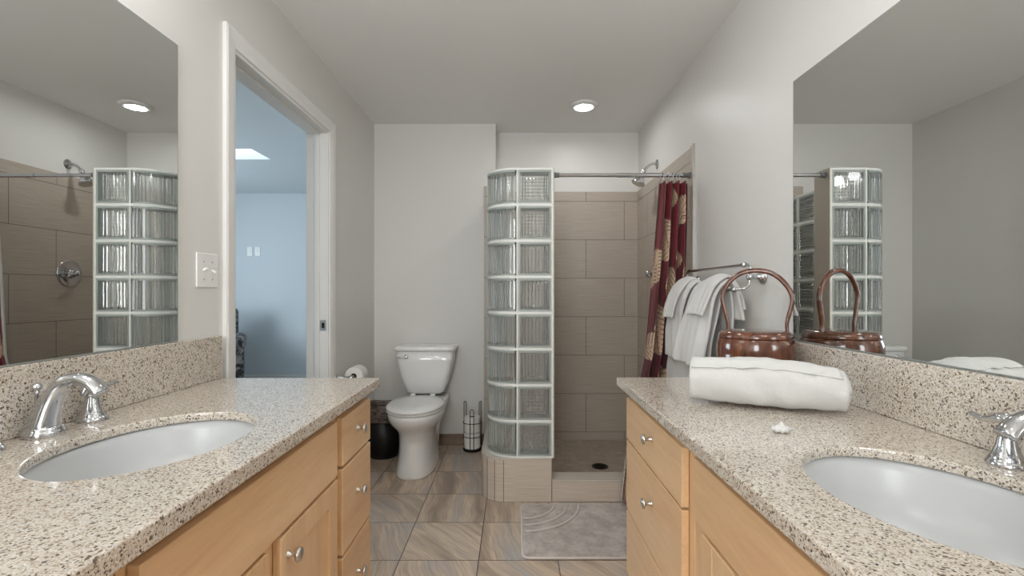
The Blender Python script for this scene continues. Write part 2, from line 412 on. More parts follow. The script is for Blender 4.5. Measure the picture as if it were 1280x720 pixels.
# ------------------------------------------------------------ shower curb and base of the glass wall
RC = (.030, 2.835)             # centre of the rounded corner in plan
def plan(off_front, off_side, R, n=10, xe=.211):
    """polyline from the right end round the corner to the toilet wall at outer offset"""
    pts = [(xe, off_front)]
    for i in range(n+1):
        a = -PI/2-PI/2*i/n
        pts.append((off_side+R+R*math.cos(a), off_front+R+R*math.sin(a)))
    return pts
def wallband(bm, outer, inner, z0, z1):
    n = len(outer)
    vo0 = [bm.verts.new((x, y, z0)) for x, y in outer]; vo1 = [bm.verts.new((x, y, z1)) for x, y in outer]
    vi0 = [bm.verts.new((x, y, z0)) for x, y in inner]; vi1 = [bm.verts.new((x, y, z1)) for x, y in inner]
    for i in range(n-1):
        bm.faces.new((vo0[i], vo0[i+1], vo1[i+1], vo1[i])); bm.faces.new((vi0[i+1], vi0[i], vi1[i], vi1[i+1]))
        bm.faces.new((vo1[i], vo1[i+1], vi1[i+1], vi1[i])); bm.faces.new((vo0[i+1], vo0[i], vi0[i], vi0[i+1]))
    for i in (0, n-1): bm.faces.new((vo0[i], vo1[i], vi1[i], vi0[i]))
BF, BS = 2.65, -.185           # base front plane, base side plane
shower_base = thing('shower_knee_wall', 'low curved beige tiled base under the glass block wall', 'shower base', (0, 0, 0))
YE = YT-.010
def basepts(d=0, ye=YE, xe=.211, R=.13):
    # front line -> narrow flat strips round the corner -> side
    f, s = BF+d, BS+d; R2 = R-d
    pts = [(xe, f)]
    for i in range(5):
        a = -PI/2-PI/2*i/4; pts.append((s+R2+R2*math.cos(a), f+R2+R2*math.sin(a)))
    pts.append((s, ye)); return pts
bm = bmesh.new(); wallband(bm, basepts(0), basepts(.145, R=.15), .0, .232)
obj('tiled_wall', bm, M['tile_curb'], shower_base)
# dark vertical joints at the rounded corner
bp = basepts(0)
bm = bmesh.new()
for (x, y) in bp[1:6]:
    c = Vector((BS+.13, BF+.13, 0)); d = (Vector((x, y, 0))-c).normalized(); tt = Vector((-d.y, d.x, 0))*.0016
    p0 = Vector((x, y, 0))-d*.004; p1 = Vector((x, y, 0))+d*.0008
    v = [bm.verts.new((q.x, q.y, z)) for z in (.001, .231) for q in (p0-tt, p0+tt, p1+tt, p1-tt)]
    for f in ((3, 2, 6, 7), (0, 1, 2, 3), (4, 5, 6, 7), (0, 3, 7, 4), (1, 2, 6, 5), (0, 1, 5, 4)): bm.faces.new([v[i] for i in f])
obj('tile_joint', bm, M['grout'], shower_base)
bm = bmesh.new(); wallband(bm, basepts(-.002, R=.13), basepts(.147, R=.15), .232, .242)
obj('cap', bm, M['tile_cap'], shower_base, bevel=.002)
curb = thing('shower_curb', 'low beige tiled curb across the shower entrance beside the drain', 'curb', (0, 0, 0))
obj('riser', bx(.212, .988, 2.652, 2.768, -.02, .110), M['tile_curb'], curb)
obj('cap', bx(.212, .700, 2.648, 2.772, .110, .122), M['tile_cap'], curb, bevel=.002)
obj('cap', bx(.702, .988, 2.648, 2.772, .110, .122), M['tile_cap'], curb, bevel=.002)

# ------------------------------------------------------------ glass block partition
GB = thing('glass_block_partition', 'curved white-jointed glass block wall beside the shower entrance', 'glass wall', (0, 0, .242))
P = .2; TH = .098
GF, GS = 2.655, -.155          # outer faces
GR = .172                       # outer radius at the corner
zc0 = -.0                      # local z
def pane(bm, w, h, th, y0, ribs, axis):
    """solid pane w x h, centred, at y0..y0+th; inner side ribbed. axis 0 ribs vertical"""
    n = 56
    def rib(u, v, w, h):
        m = 1.0
        b = .014
        e = min(w/2-abs(u), h/2-abs(v))
        if e < b: return 0
        c = u if axis == 0 else v
        return .0045*(0.5-0.5*math.cos(2*PI*c/(.0195)))
    nu, nv = (n, 2) if axis == 0 else (2, n)
    us = [(-.5+i/nu)*w for i in range(nu+1)]; vs = [(-.5+i/nv)*h for i in range(nv+1)]
    if axis == 0: vs = [-h/2, -h/2+.0145, h/2-.0145, h/2]
    else: us = [-w/2, -w/2+.0145, w/2-.0145, w/2]
    A = [[bm.verts.new((u, y0, v)) for u in us] for v in vs]
    B = []
    for v in vs:
        B.append([bm.verts.new((u, y0+th-(rib(u, v, w, h) if True else 0)*(1), v)) for u in us])
    for G, fl in ((A, 0), (B, 1)):
        for i in range(len(vs)-1):
            for k in range(len(us)-1):
                q = (G[i][k], G[i][k+1], G[i+1][k+1], G[i+1][k]); bm.faces.new(q if not fl else q[::-1])
    R = len(vs)-1; K = len(us)-1
    for k in range(K):
        bm.faces.new((A[0][k], B[0][k], B[0][k+1], A[0][k+1])); bm.faces.new((A[R][k+1], B[R][k+1], B[R][k], A[R][k]))
    for i in range(R):
        bm.faces.new((A[i+1][0], B[i+1][0], B[i][0], A[i][0])); bm.faces.new((A[i][K], B[i][K], B[i+1][K], A[i+1][K]))
BW = .184
def flat_block():
    bm = bmesh.new()
    pane(bm, BW-.024, BW-.024, .009, -TH/2, 0, 0)
    # second pane mirrored with horizontal ribs
    b2 = bmesh.new(); pane(b2, BW-.024, BW-.024, .009, -TH/2, 0, 1)
    me = bpy.data.meshes.new('tmp'); b2.to_mesh(me); b2.free()
    me.transform(Matrix.Rotation(PI, 4, 'Z')); bm.from_mesh(me); bpy.data.meshes.remove(me)
    me = bpy.data.meshes.new('flat_glass_block'); bm.to_mesh(me); bm.free(); me.materials.append(M['glass'])
    return me
def rim_mesh():
    bm = bmesh.new(); h = BW/2; k = .012
    for a in ((-h, h, -h, -h+k), (-h, h, h-k, h), (-h, -h+k, -h+k, h-k), (h-k, h, -h+k, h-k)):
        box(bm, a[0], a[1], -TH/2+.001, TH/2-.001, a[2], a[3])
    me = bpy.data.meshes.new('block_rim'); bm.to_mesh(me); bm.free(); me.materials.append(M['glass_rim']); return me
def arcpane(bm, cx, cy, r0, r1, z0, z1, ribside, n=60, a0=-PI/2, a1=-PI):
    rs = []
    for i in range(n+1):
        a = a0+(a1-a0)*i/n
        L = abs(a1-a0)*r1
        e = min(i, n-i)/n*L
        rb = .0040*(.5-.5*math.cos(2*PI*i/n*L/.0195)) if e > .012 else 0
        ra, rb_ = (r0+rb, r1) if ribside == 0 else (r0, r1-rb)
        c, s = math.cos(a), math.sin(a)
        rs.append([(cx+ra*c, cy+ra*s, z0), (cx+rb_*c, cy+rb_*s, z0), (cx+rb_*c, cy+rb_*s, z1), (cx+ra*c, cy+ra*s, z1)])
    rings(bm, rs, True, True, True)
fx, fy = GS+GR, GF+GR          # corner centre
dA = .010/GR
A0, A1 = -PI/2-dA, -PI+dA
def curved_block():
    bm = bmesh.new(); h = BW/2-.012
    arcpane(bm, fx, fy, GR-.009, GR, -h, h, 0, a0=A0, a1=A1)
    arcpane(bm, fx, fy, GR-TH, GR-TH+.007, -h, h, 0, n=40, a0=A0, a1=A1)
    bmesh.ops.recalc_face_normals(bm, faces=bm.faces)
    me = bpy.data.meshes.new('curved_glass_block'); bm.to_mesh(me); bm.free(); me.materials.append(M['glass']); return me
def curved_rim():
    bm = bmesh.new(); h = BW/2
    for z0, z1 in ((-h, -h+.012), (h-.012, h)):
        rs = []
        for i in range(13):
            a = A0+(A1-A0)*i/12; c, s = math.cos(a), math.sin(a)
            rs.append([(fx+r*c, fy+r*s, z) for r, z in ((GR-TH+.001, z0), (GR-.001, z0), (GR-.001, z1), (GR-TH+.001, z1))])
        rings(bm, rs)
    bmesh.ops.recalc_face_normals(bm, faces=bm.faces)
    me = bpy.data.meshes.new('curved_rim'); bm.to_mesh(me); bm.free(); me.materials.append(M['glass_rim']); return me
fb, rm, cb, cr = flat_block(), rim_mesh(), curved_block(), curved_rim()
xf = fx+P/2                     # centre of the flat front block
side_y = [fy+P/2+P*k for k in range(4)]
G_END = fy+P*4                  # should be near the toilet wall
def addblock(mesh, rimmesh, loc, rz):
    b = new('glass_block', mesh, None, GB); b.location = loc; b.rotation_euler = (0, 0, rz)
    r = new('block_edge', rimmesh, None, b)
for row in range(8):
    z = P/2+P*row+.002
    addblock(cb, cr, (0, 0, z), 0)
    addblock(fb, rm, (xf, GF+TH/2, z), 0)
    for y in side_y: addblock(fb, rm, (GS+TH/2, y, z), -PI/2)
# mortar grid: horizontal bands + vertical bands
bm = bmesh.new(); hj = (P-BW)/2
XEND = xf+P/2+.002
oi = [(XEND, GF)]; ii = [(XEND, GF+TH)]
for i in range(13):
    a = -PI/2-PI/2*i/12; c, s = math.cos(a), math.sin(a)
    oi.append((fx+GR*c, fy+GR*s)); ii.append((fx+(GR-TH)*c, fy+(GR-TH)*s))
YG = YT-.009
oi.append((GS, YG)); ii.append((GS+TH, YG))
for k in range(9):
    za, zb = max(0, k*P+.002-hj), min(8*P+.006, k*P+.002+hj)
    wallband(bm, oi, ii, za, zb)
for row in range(8):
    z0, z1 = row*P+.002+hj, (row+1)*P+.002-hj
    box(bm, XEND-hj-.002, XEND, GF, GF+TH, z0, z1)
    box(bm, fx-.001, fx+hj, GF, GF+TH, z0, z1)
    box(bm, GS, GS+TH, fy-hj*.2, fy+hj, z0, z1)
    for k in range(1, 4): box(bm, GS, GS+TH, fy+P*k-hj, fy+P*k+hj, z0, z1)
    box(bm, GS, GS+TH, fy+P*4-hj, YG, z0, z1)
obj('grout_grid', bm, M['mortar'], GB)
# tiled end jamb facing the entrance
bm = bmesh.new(); box(bm, XEND, XEND+.006, GF-.002, GF+.135, 0.0, 8*P+.008)
obj('end_trim', bm, M['tile_cap'], GB, bevel=.002)

# drain
t = thing('shower_drain', 'round dark bronze drain in the shower floor', 'drain', (.585, 3.25, -.02))
bm = bmesh.new(); lathe(bm, [(.056, 0), (.056, .003), (.050, .004), (.046, .002), (0.001, .002)], n=40); obj('drain_ring', bm, M['bronze'], t, smooth=False)
bm = bmesh.new()
for i in range(-3, 4):
    w = math.sqrt(.042**2-(i*.012)**2); box(bm, -w, w, i*.012-.002, i*.012+.002, .002, .0045)
obj('drain_grate', bm, M['black_wire'], t)

# ------------------------------------------------------------ shower rod, head, valve
rod = thing('shower_rod', 'chrome tension rod spanning the shower entrance', 'curtain rod', (0, 2.69, 1.815))
ry = 0
bm = bmesh.new(); Mx = Matrix.Rotation(PI/2, 4, 'Y')
def xcyl(bm, x0, x1, r, n=24, r2=None): lathe(bm, [(r, x0), (r2 or r, x1)], n=n, M=Mx)
xcyl(bm, .25, .60, .0105); obj('thin_tube', bm, M['chrome'], rod, smooth=False)
bm = bmesh.new(); xcyl(bm, .58, .955, .0125); obj('thick_tube', bm, M['chrome'], rod)
for (a, b, ra, rb) in ((XEND+.006, .255, .0165, .014), (.945, .992, .014, .0175)):
    bm = bmesh.new(); lathe(bm, [(ra, a), (ra, a+.01), (.013, a+.012), (.013, b-.012), (rb, b-.01), (rb, b)], n=24, M=Mx); obj('end_cap', bm, M['grey_rubber'], rod)
YV = 3.34
sh = thing('overhead_shower', 'chrome bell shower head on the tiled right shower wall', 'shower head', (XR, YV, 2.05))
bm = bmesh.new(); My = Matrix.Rotation(-PI/2, 4, 'Y')
lathe(bm, [(.034, .0), (.034, .004), (.026, .010), (.013, .014), (.0, .016)], n=32, M=My); obj('flange', bm, M['chrome'], sh)
bm = bmesh.new(); tube(bm, catmull([(-.006, 0, 0), (-.03, 0, 0.004), (-.06, 0, -.012), (-.095, 0, -.045)]), .0095); obj('arm', bm, M['chrome'], sh, smooth=True)
bm = bmesh.new(); D = Matrix.Translation((-.092, 0, -.042)) @ Matrix.Rotation(math.radians(205), 4, 'Y')
lathe(bm, [(.012, -.008), (.017, .0), (.017, .012), (.014, .018), (.019, .034), (.026, .055), (.036, .078), (.046, .092), (.049, .1), (.046, .104)], n=36, M=D); obj('bell', bm, M['chrome'], sh, smooth=True)
bm = bmesh.new(); lathe(bm, [(.043, .1042), (.043, .107), (.0, .107)], n=36, M=D); obj('spray_face', bm, M['nickel'], sh)
va = thing('shower_valve', 'round chrome shower valve with lever on tiled right wall', 'shower valve', (XR-.008, YV, 1.29))
bm = bmesh.new(); lathe(bm, [(.094, .0), (.094, .004), (.086, .009), (.080, .006), (.062, .006), (.056, .010), (.036, .012), (.0, .012)], n=48, M=My); obj('escutcheon', bm, M['chrome'], va, smooth=True)
bm = bmesh.new(); lathe(bm, [(.034, .010), (.028, .03), (.021, .05), (.023, .062), (.019, .072), (.0, .076)], n=32, M=My); hb = obj('valve_hub', bm, M['chrome'], va, smooth=True)
bm = bmesh.new(); tube(bm, catmull([(-.058, 0, 0), (-.062, -.03, -.004), (-.06, -.055, -.01), (-.066, -.075, -.022)]), lerp_list([.013, .009, .008, .0105], 19), flat=.75); obj('lever', bm, M['chrome'], hb, smooth=True)

# ------------------------------------------------------------ shower curtain
def curtain():
    root = thing('shower_curtain', 'maroon shower curtain with beige leaf print gathered by the right wall', 'curtain', (0, 0, 0))
    NU, NV = 420, 260
    z1, z0 = 1.775, .035
    bm = bmesh.new(); folds = 4.6
    # leaf centres in (u in 0..1 across, z), size, angle
    leaves = [(.34, 1.46, .13, .3), (.78, 1.60, .10, 2.6), (.5, 1.22, .10, -.5), (.70, 1.34, .07, 1.4), (.92, 1.26, .09, .4), (.30, .97, .15, .2), (.06, 1.28, .12, 2.9), (.72, .97, .11, 2.2),
              (.55, .66, .14, 1.0), (.10, .58, .14, .5), (.85, .62, .13, -.6), (.3, .30, .14, 2.0), (.65, .22, .13, -.2), (.93, .9, .1, 1.2), (.12, .86, .1, 2.0), (.06, .16, .12, .3), (.9, .25, .12, 1.9), (.5, 1.70, .07, .2)]
    Wd = .62
    dark = lin(86, 12, 24); dark2 = lin(112, 22, 34); beige = lin(206, 178, 150); beige2 = lin(150, 104, 84); black = lin(40, 20, 22)
    def colour(u, z):
        X = u*Wd
        # bamboo stalks: thin vertical light stripes
        col = dark2 if (math.sin(X*45+math.sin(z*3)) > .1) else dark
        for bxp in (.115, .31, .455):
            dd = abs(X-bxp-.006*math.sin(z*4+bxp*40))
            seg = (z*3.3+bxp*7) % 1
            if dd < .0075:
                col = lin(126, 74, 64) if seg > .04 else black
                if dd < .003: col = lin(164, 112, 94)
        for (lu, lz, sz, an) in leaves:
            dx, dz = X-lu*Wd, z-lz
            sz = sz*1.2
            if abs(dx) > sz or abs(dz) > sz: continue
            c, s = math.cos(an), math.sin(an)
            a, b = dx*c+dz*s, -dx*s+dz*c      # b along the midrib
            t = (b/sz+.85)/1.6
            if 0 < t < 1:
                w = sz*.62*(math.sin(PI*min(1, t**.75)))**.7
                # monstera slits
                ph = (b*1.0+abs(a)*.55)/sz*6.5
                slit = (ph % 1) < .16 and abs(a) > w*.25
                if abs(a) < w and not slit:
                    col = beige
                    if abs(a) < sz*.018: col = beige2
                    elif (ph % 1) > .86: col = beige2
                elif abs(a) < w*1.05: col = black
        return col
    V = []; cols = []
    for j in range(NV+1):
        v = j/NV; z = z1+(z0-z1)*v
        row = []
        # left and right limits
        xl = .812-.135*min(1, v/.75)**1.2-.115*max(0, (v-.55)/.45)**1.0
        xr = .978-.065*min(1, v*1.6)**1.5+.0*v
        amp = .030+.022*v
        yc = 2.69-.085*min(1, v*1.35)-.04*max(0, (v-.65)/.35)
        for i in range(NU+1):
            u = i/NU
            ph = 2*PI*folds*u+.5*math.sin(3*v+u*4)
            x = xl+(xr-xl)*(u+.035*math.sin(ph*1.0+1.2)*(1-.3*v))
            y = yc+amp*math.sin(ph)+.010*math.sin(2*ph+4*v)
            row.append(bm.verts.new((x, y, z+(.006*math.cos(ph) if j == 0 else 0)))); cols.append(colour(u, z))
        V.append(row)
    for j in range(NV):
        for i in range(NU): bm.faces.new((V[j][i], V[j+1][i], V[j+1][i+1], V[j][i+1]))
    me = bpy.data.meshes.new('curtain_fabric'); bm.to_mesh(me); bm.free()
    ca = me.color_attributes.new('print', 'FLOAT_COLOR', 'POINT')
    flat = [c for q in cols for c in q]; ca.data.foreach_set('color', flat)
    o = new('curtain_fabric', me, M['curtain'], root, smooth=True)
    s = o.modifiers.new('thick', 'SOLIDIFY'); s.thickness = .0015
    # white liner hem along the left edge
    bm = bmesh.new(); rs = []
    for j in range(0, 61):
        v = j/60; z = z1+(z0-z1)*v
        xl = .812-.135*min(1, v/.75)**1.2-.115*max(0, (v-.55)/.45)**1.0
        amp = .030+.022*v; yc = 2.69-.085*min(1, v*1.35)-.04*max(0, (v-.65)/.35)
        ph = .5*math.sin(3*v); x = xl+.15*.035*math.sin(ph+1.2); y = yc+amp*math.sin(ph)+.01*math.sin(4*v)
        rs.append([(x+.006, y+.004, z), (x+.010, y+.004, z), (x+.012, y+.030, z), (x+.008, y+.030, z)])
    rings(bm, rs); obj('liner_edge', bm, M['hem'], root, smooth=True)
    # rings
    for k, x in enumerate((.835, .866, .884, .905, .928)):
        bm = bmesh.new(); a = .18*math.sin(k*2.1)
        pts = [(x+math.sin(a)*.024*math.cos(t_), 2.69+.0*k+.024*math.cos(t_)*math.cos(a), 1.797+.031*math.sin(t_)) for t_ in [2*PI*q/24 for q in range(25)]]
        tube(bm, pts, .0018, 8); obj('curtain_ring', bm, M['chrome'], root, smooth=True)
curtain()

# ------------------------------------------------------------ vanities
def counter(name, label, x0, x1, y0, y1, z, th, cx, cy, ax, ay, bx_=None):
    t2 = .021; cl_ = lambda P: [(min(max(x, x0+.03), x1-.03), min(max(y, y0+.03), y1-.03)) for x, y in P]
    bm = bmesh.new(); angs = [2*PI*i/96 for i in range(96)]
    for X, Y in ((x0, y0), (x0, y1), (x1, y0), (x1, y1)):
        a = math.atan2(Y-cy, X-cx) % (2*PI)
        k = min(range(len(angs)), key=lambda i: abs(angs[i]-a)); angs[k] = a
    inn, out = [], []
    for a in angs:
        c, s = math.cos(a), math.sin(a)
        t = 1/math.sqrt((c/ax)**2+(s/ay)**2); inn.append((cx+t*c, cy+t*s))
        tx = ((x1-cx)/c if c > 1e-9 else ((x0-cx)/c if c < -1e-9 else 1e9)); ty = ((y1-cy)/s if s > 1e-9 else ((y0-cy)/s if s < -1e-9 else 1e9))
        t = min(tx, ty); out.append((cx+t*c, cy+t*s))
    ins = cl_(out)
    rings(bm, [[(x, y, z-t2) for x, y in inn], [(x, y, z) for x, y in inn], [(x, y, z) for x, y in out], [(x, y, z-th) for x, y in out], [(x, y, z-th) for x, y in ins], [(x, y, z-t2) for x, y in ins], [(x, y, z-t2) for x, y in inn]], True, False, False)
    bmesh.ops.remove_doubles(bm, verts=bm.verts, dist=1e-5)
    root = thing(name, label, 'countertop', (0, 0, 0))
    obj('slab', bm, M['granite'], root, bevel=.0045, seg=3)
    return root
def basin(label, cx, cy, ax, ay, z):
    root = thing('sink_basin', label, 'sink', (cx, cy, z-.15))
    prof = [(1.13, -.0005), (1.13, -.012), (1.09, -.02)]
    outer = [(1.06, -.05), (1.0, -.09), (.86, -.125), (.5, -.15), (.12, -.158)]
    inner = [(.12, -.142), (.3, -.138), (.6, -.125), (.82, -.1), (.95, -.06), (1.0, -.02), (1.03, -.004), (1.06, -.0005)]
    bm = bmesh.new(); rs = []
    seq = outer[::-1]+[(1.09, -.02), (1.13, -.012), (1.13, -.0005)]
    seq = [s for s in seq] + inner[::-1]
    for s, zz in seq: rs.append([(ax*s*math.cos(2*PI*i/64), ay*s*math.sin(2*PI*i/64), zz+.15) for i in range(64)])
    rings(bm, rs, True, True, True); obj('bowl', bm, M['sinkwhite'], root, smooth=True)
    bm = bmesh.new(); lathe(bm, [(.026, .0085), (.026, .0105), (.021, .0115), (.019, .009), (.0, .009)], n=32); lathe(bm, [(.014, .0095), (.014, .014), (.010, .016), (0, .0165)], n=24)
    obj('pop_up_drain', bm, M['chrome'], root, smooth=True)
    return root
def knob(parent, x, y, z, s):
    """mushroom knob pointing towards s (+1 = +x)"""
    bm = bmesh.new(); R = Matrix.Translation((x, y, z)) @ Matrix.Rotation(s*PI/2, 4, 'Y')
    lathe(bm, [(.008, -.001), (.008, .002), (.005, .005), (.0048, .018), (.008, .021), (.015, .0225), (.0162, .025), (.0145, .029), (.008, .0315), (0, .0322)], n=28, M=R)
    return obj('knob', bm, M['nickel'], parent, smooth=True)
def slab_front(name, parent, xf_, s, y0, y1, z0, z1, mat):
    """front face at x = xf_, body behind it"""
    a, b = (xf_-s*.0195, xf_); x0, x1 = min(a, b), max(a, b)
    return obj(name, bx(x0, x1, y0, y1, z0, z1), mat, parent, bevel=.0022)
def shaker(parent, xf_, s, y0, y1, z0, z1, ky, kz):
    bm = bmesh.new(); w = .057
    a = xf_-s*.0195
    def bb(a_, b_, *r): box(bm, min(a_, b_), max(a_, b_), *r)
    bb(a, xf_, y0, y0+w, z0, z1); bb(a, xf_, y1-w, y1, z0, z1)
    bb(a, xf_-s*.0004, y0+w, y1-w, z1-w, z1); bb(a, xf_-s*.0004, y0+w, y1-w, z0, z0+w)
    d = obj('door', bm, M['maple_v'], parent, bevel=.0018)
    obj('door_panel', bx(*sorted((a+s*.004, xf_-s*.009)), y0+w-.001, y1-w+.001, z0+w-.001, z1-w+.001), M['maple_v'], d)
    knob(d, xf_, ky, kz, s); return d
def carcass(parent, xf_, xw, s, y0, y1, zt, toe=.10):
    """box behind the fronts with a toe kick; face frame front at xf_ - s*.02"""
    xa = xf_-s*.0205
    bm = bmesh.new()
    box(bm, *sorted((xa, xw)), y0, y1, toe, zt)
    obj('cabinet_body', bm, M['maple_v'], parent, bevel=.001)
    obj('toe_kick', bx(*sorted((xa-s*.07, xw)), y0+.001, y1-.001, 0, toe), M['maple_v'], parent)
def drawer_unit(label, xf_, xw, s, y0, y1, ztop, rows, fy0, fy1, ky):
    t = thing('drawer_cabinet', label, 'cabinet', (0, 0, 0))
    carcass(t, xf_, xw, s, y0, y1, ztop)
    for (za, zb, kz) in rows:
        d = slab_front('drawer', t, xf_, s, fy0, fy1, za, zb, M['maple_h'])
        knob(d, xf_, ky, kz, s)
    return t
def sink_unit(label, xf_, xw, s, y0, y1, ztop, ff, doors):
    t = thing('sink_cabinet', label, 'cabinet', (0, 0, 0))
    xa = xf_-s*.0205; k = .018
    bm = bmesh.new()    # open box so that the bowl has room
    X = sorted((xa, xw))
    box(bm, *X, y0, y0+k, .10, ztop); box(bm, *X, y1-k, y1, .10, ztop); box(bm, *X, y0+k, y1-k, .10, .118)
    box(bm, *sorted((xw, xw+s*.012)), y0+k, y1-k, .118, ztop); box(bm, *sorted((xa, xa-s*.019)), y0+k, y1-k, .118, ztop)
    obj('cabinet_body', bm, M['maple_v'], t)
    obj('toe_kick', bx(*sorted((xa-s*.07, xw)), y0+.001, y1-.001, 0, .10), M['maple_v'], t)
    slab_front('false_drawer_front', t, xf_, s, *ff, M['maple_h'])
    for d in doors: shaker(t, xf_, s, *d)
    return t
# ---- left vanity
ZL, TL = .853, .034
XF = -.504
drawer_unit('maple three-drawer cabinet at the toilet end of the left vanity', XF, XL+.002, 1, 1.392, 1.702, ZL-TL-.001,
            [(.643, .786, .722), (.379, .633, .522), (.11, .369, .262)], 1.416, 1.690, 1.545)
sink_unit('maple sink base cabinet under the left basin', XF, XL+.002, 1, .632, 1.390, ZL-TL-.001,
          (.648, 1.375, .632, .788), [(1.042, 1.375, .11, .622, 1.072, .572), (.648, .985, .11, .622, .955, .572)])
drawer_unit('maple three-drawer cabinet at the near end of the left vanity', XF, XL+.002, 1, .320, .630, ZL-TL-.001,
            [(.643, .786, .722), (.379, .633, .522), (.11, .369, .262)], .332, .606, .469)
cl = counter('granite_countertop', 'speckled beige granite countertop with oval cutout on the left vanity', XL+.001, -.477, .30, 1.712, ZL, TL, -.742, .997, .168, .222)
tag(obj('backsplash', bx(XL+.001, XL+.021, .30, 1.712, ZL+.0005, 1.003), M['granite'], bevel=.002), 'speckled beige granite backsplash below the left mirror', 'backsplash')
basin('white oval undermount basin set in the left countertop', -.742, .997, .168, .222, ZL-.0215)
# ---- right vanity
ZR, TR = .835, .031
XG = .424
drawer_unit('maple wide three-drawer cabinet at the shower end of the right vanity', XG, XR-.002, -1, 1.176, 1.813, ZR-TR-.001,
            [(.613, .766, .706), (.351, .606, .508), (.11, .344, .24)], 1.212, 1.803, 1.475)
sink_unit('maple sink base cabinet under the right basin', XG, XR-.002, -1, .38, 1.174, ZR-TR-.001,
          (.42, 1.136, .622, .768), [(.80, 1.085, .11, .612, .83, .56), (.42, .76, .11, .612, .73, .56)])
drawer_unit('maple three-drawer cabinet at the near end of the right vanity', XG, XR-.002, -1, -.282, .378, ZR-TR-.001,
            [(.613, .766, .706), (.351, .606, .508), (.11, .344, .24)], -.27, .345, .04)
crt = counter('granite_countertop', 'speckled beige granite countertop with oval cutout on the right vanity', .391, XR-.001, -.295, 1.825, ZR, TR, .688, .765, .178, .234)
tag(obj('backsplash', bx(.966, XR-.001, -.295, 1.825, ZR+.0005, .988), M['granite'], bevel=.002), 'speckled beige granite backsplash below the right mirror', 'backsplash')
basin('white oval undermount basin set in the right countertop', .688, .765, .178, .234, ZR-.0215)

# ---- mirrors
def mirror(label, xa, s, y0, y1, z0, z1, th):
    o = thing('wall_mirror', label, 'mirror', (xa, (y0+y1)/2, (z0+z1)/2))
    xs = sorted((0, s*th)); h, w = (z1-z0)/2, (y1-y0)/2
    b = obj('glass_edge', bx(*xs, -w, w, -h, h), M['mirror_edge'], o)
    xs = sorted((s*th, s*(th+.0006)))
    obj('mirror_face', bx(*xs, -w+.003, w-.003, -h+.003, h-.003), M['mirror'], o)
    return o
mirror('large frameless mirror on the left wall', XL+.0005, 1, .45, 1.504, 1.004, 1.932, .008)
mirror('large frameless mirror on the right wall', XR-.0005, -1, -.2, 1.694, .989, 1.902, .013)

# ---- faucets
def handle(parent, y, s, ldir):
    """s: +1 basin towards +x. ldir: direction of the lever in y"""
    bm = bmesh.new()
    lathe(bm, [(.030, 0), (.031, .004), (.028, .010), (.025, .012), (.026, .015), (.022, .020), (.0165, .036), (.0135, .052), (.0125, .060), (.014, .063)], 0, y, 32)
    h = obj('handle', bm, M['chrome'], parent, smooth=True)
    bm = bmesh.new()
    tube(bm, catmull([(-s*.004, y-ldir*.022, .062), (-s*.002, y-ldir*.012, .080), (0, y+ldir*.006, .086), (0, y+ldir*.026, .080), (0, y+ldir*.045, .076), (0, y+ldir*.066, .079), (0, y+ldir*.072, .080)], 5),
         lerp_list([.006, .014, .0155, .0105, .007, .0075, .004], 31), 14, flat=.75)
    obj('lever', bm, M['chrome'], h, smooth=True)
def faucet(label, x, y, z, s, dl):
    t = thing('faucet', label, 'faucet', (x, y, z))
    bm = bmesh.new(); lathe(bm, [(.0355, 0), (.0365, .004), (.0365, .008), (.0345, .012), (.033, .014), (.033, .018), (.029, .021)], n=40)
    k = [(.0, 0, .012), (s*.006, 0, .042), (s*.019, 0, .078), (s*.042, 0, .108), (s*.072, 0, .119), (s*.098, 0, .113), (s*.116, 0, .099), (s*.124, 0, .090)]
    path = catmull(k, 6); r = lerp_list([.029, .025, .0215, .0185, .0165, .0165, .018, .019], len(path))
    tube(bm, path, r, 24, flat=lerp_list([1, 1, 1, .95, .85, .8, .75, .6], len(path)), up=(-s, 0, .1))
    obj('spout', bm, M['chrome'], t, smooth=True)
    bm = bmesh.new(); lathe(bm, [(.004, .01), (.004, .088), (.006, .090), (.0035, .094), (.0085, .099), (.010, .104), (.008, .109), (0, .111)], -s*.014, 0, 20)
    obj('lift_rod', bm, M['chrome'], t, smooth=True)
    handle(t, .118, s, dl); handle(t, -.118, s, -dl)
    return t
faucet('chrome widespread faucet with arched spout on the left countertop', -1.001, 1.022, ZL, 1, 1)
faucet('chrome widespread faucet on the right countertop', .918, .775, ZR, -1, 1)

# ------------------------------------------------------------ toilet
TX = -.640
to = thing('toilet', 'white two-piece toilet with closed lid against the back wall', 'toilet', (TX, 3.3, 0))
def L(y): return y-3.3
bm = bmesh.new(); secs = [  # z, half width, front y, back y, superellipse p
    (0, .128, 2.955, 3.52, 2.6), (.012, .130, 2.952, 3.52, 2.6), (.05, .121, 2.962, 3.51, 2.5), (.12, .114, 2.975, 3.50, 2.4), (.20, .113, 2.985, 3.48, 2.3), (.255, .118, 2.982, 3.46, 2.2),
    (.285, .135, 2.962, 3.44, 2.15), (.315, .160, 2.930, 3.42, 2.1), (.345, .174, 2.905, 3.41, 2.1), (.375, .180, 2.895, 3.41, 2.1), (.392, .180, 2.893, 3.41, 2.1), (.398, .174, 2.899, 3.40, 2.1)]
rs = []
for z, a, f, b, p_ in secs:
    rs.append(sup(a, (b-f)/2, 56, p_, 0, L((f+b)/2), z, egg=(.06 if z > .27 else .02)))
rings(bm, rs)
obj('bowl', bm, M['porcelain'], to, smooth=True)
bm = bmesh.new(); rs = []   # rear deck and trapway bulge in one casting
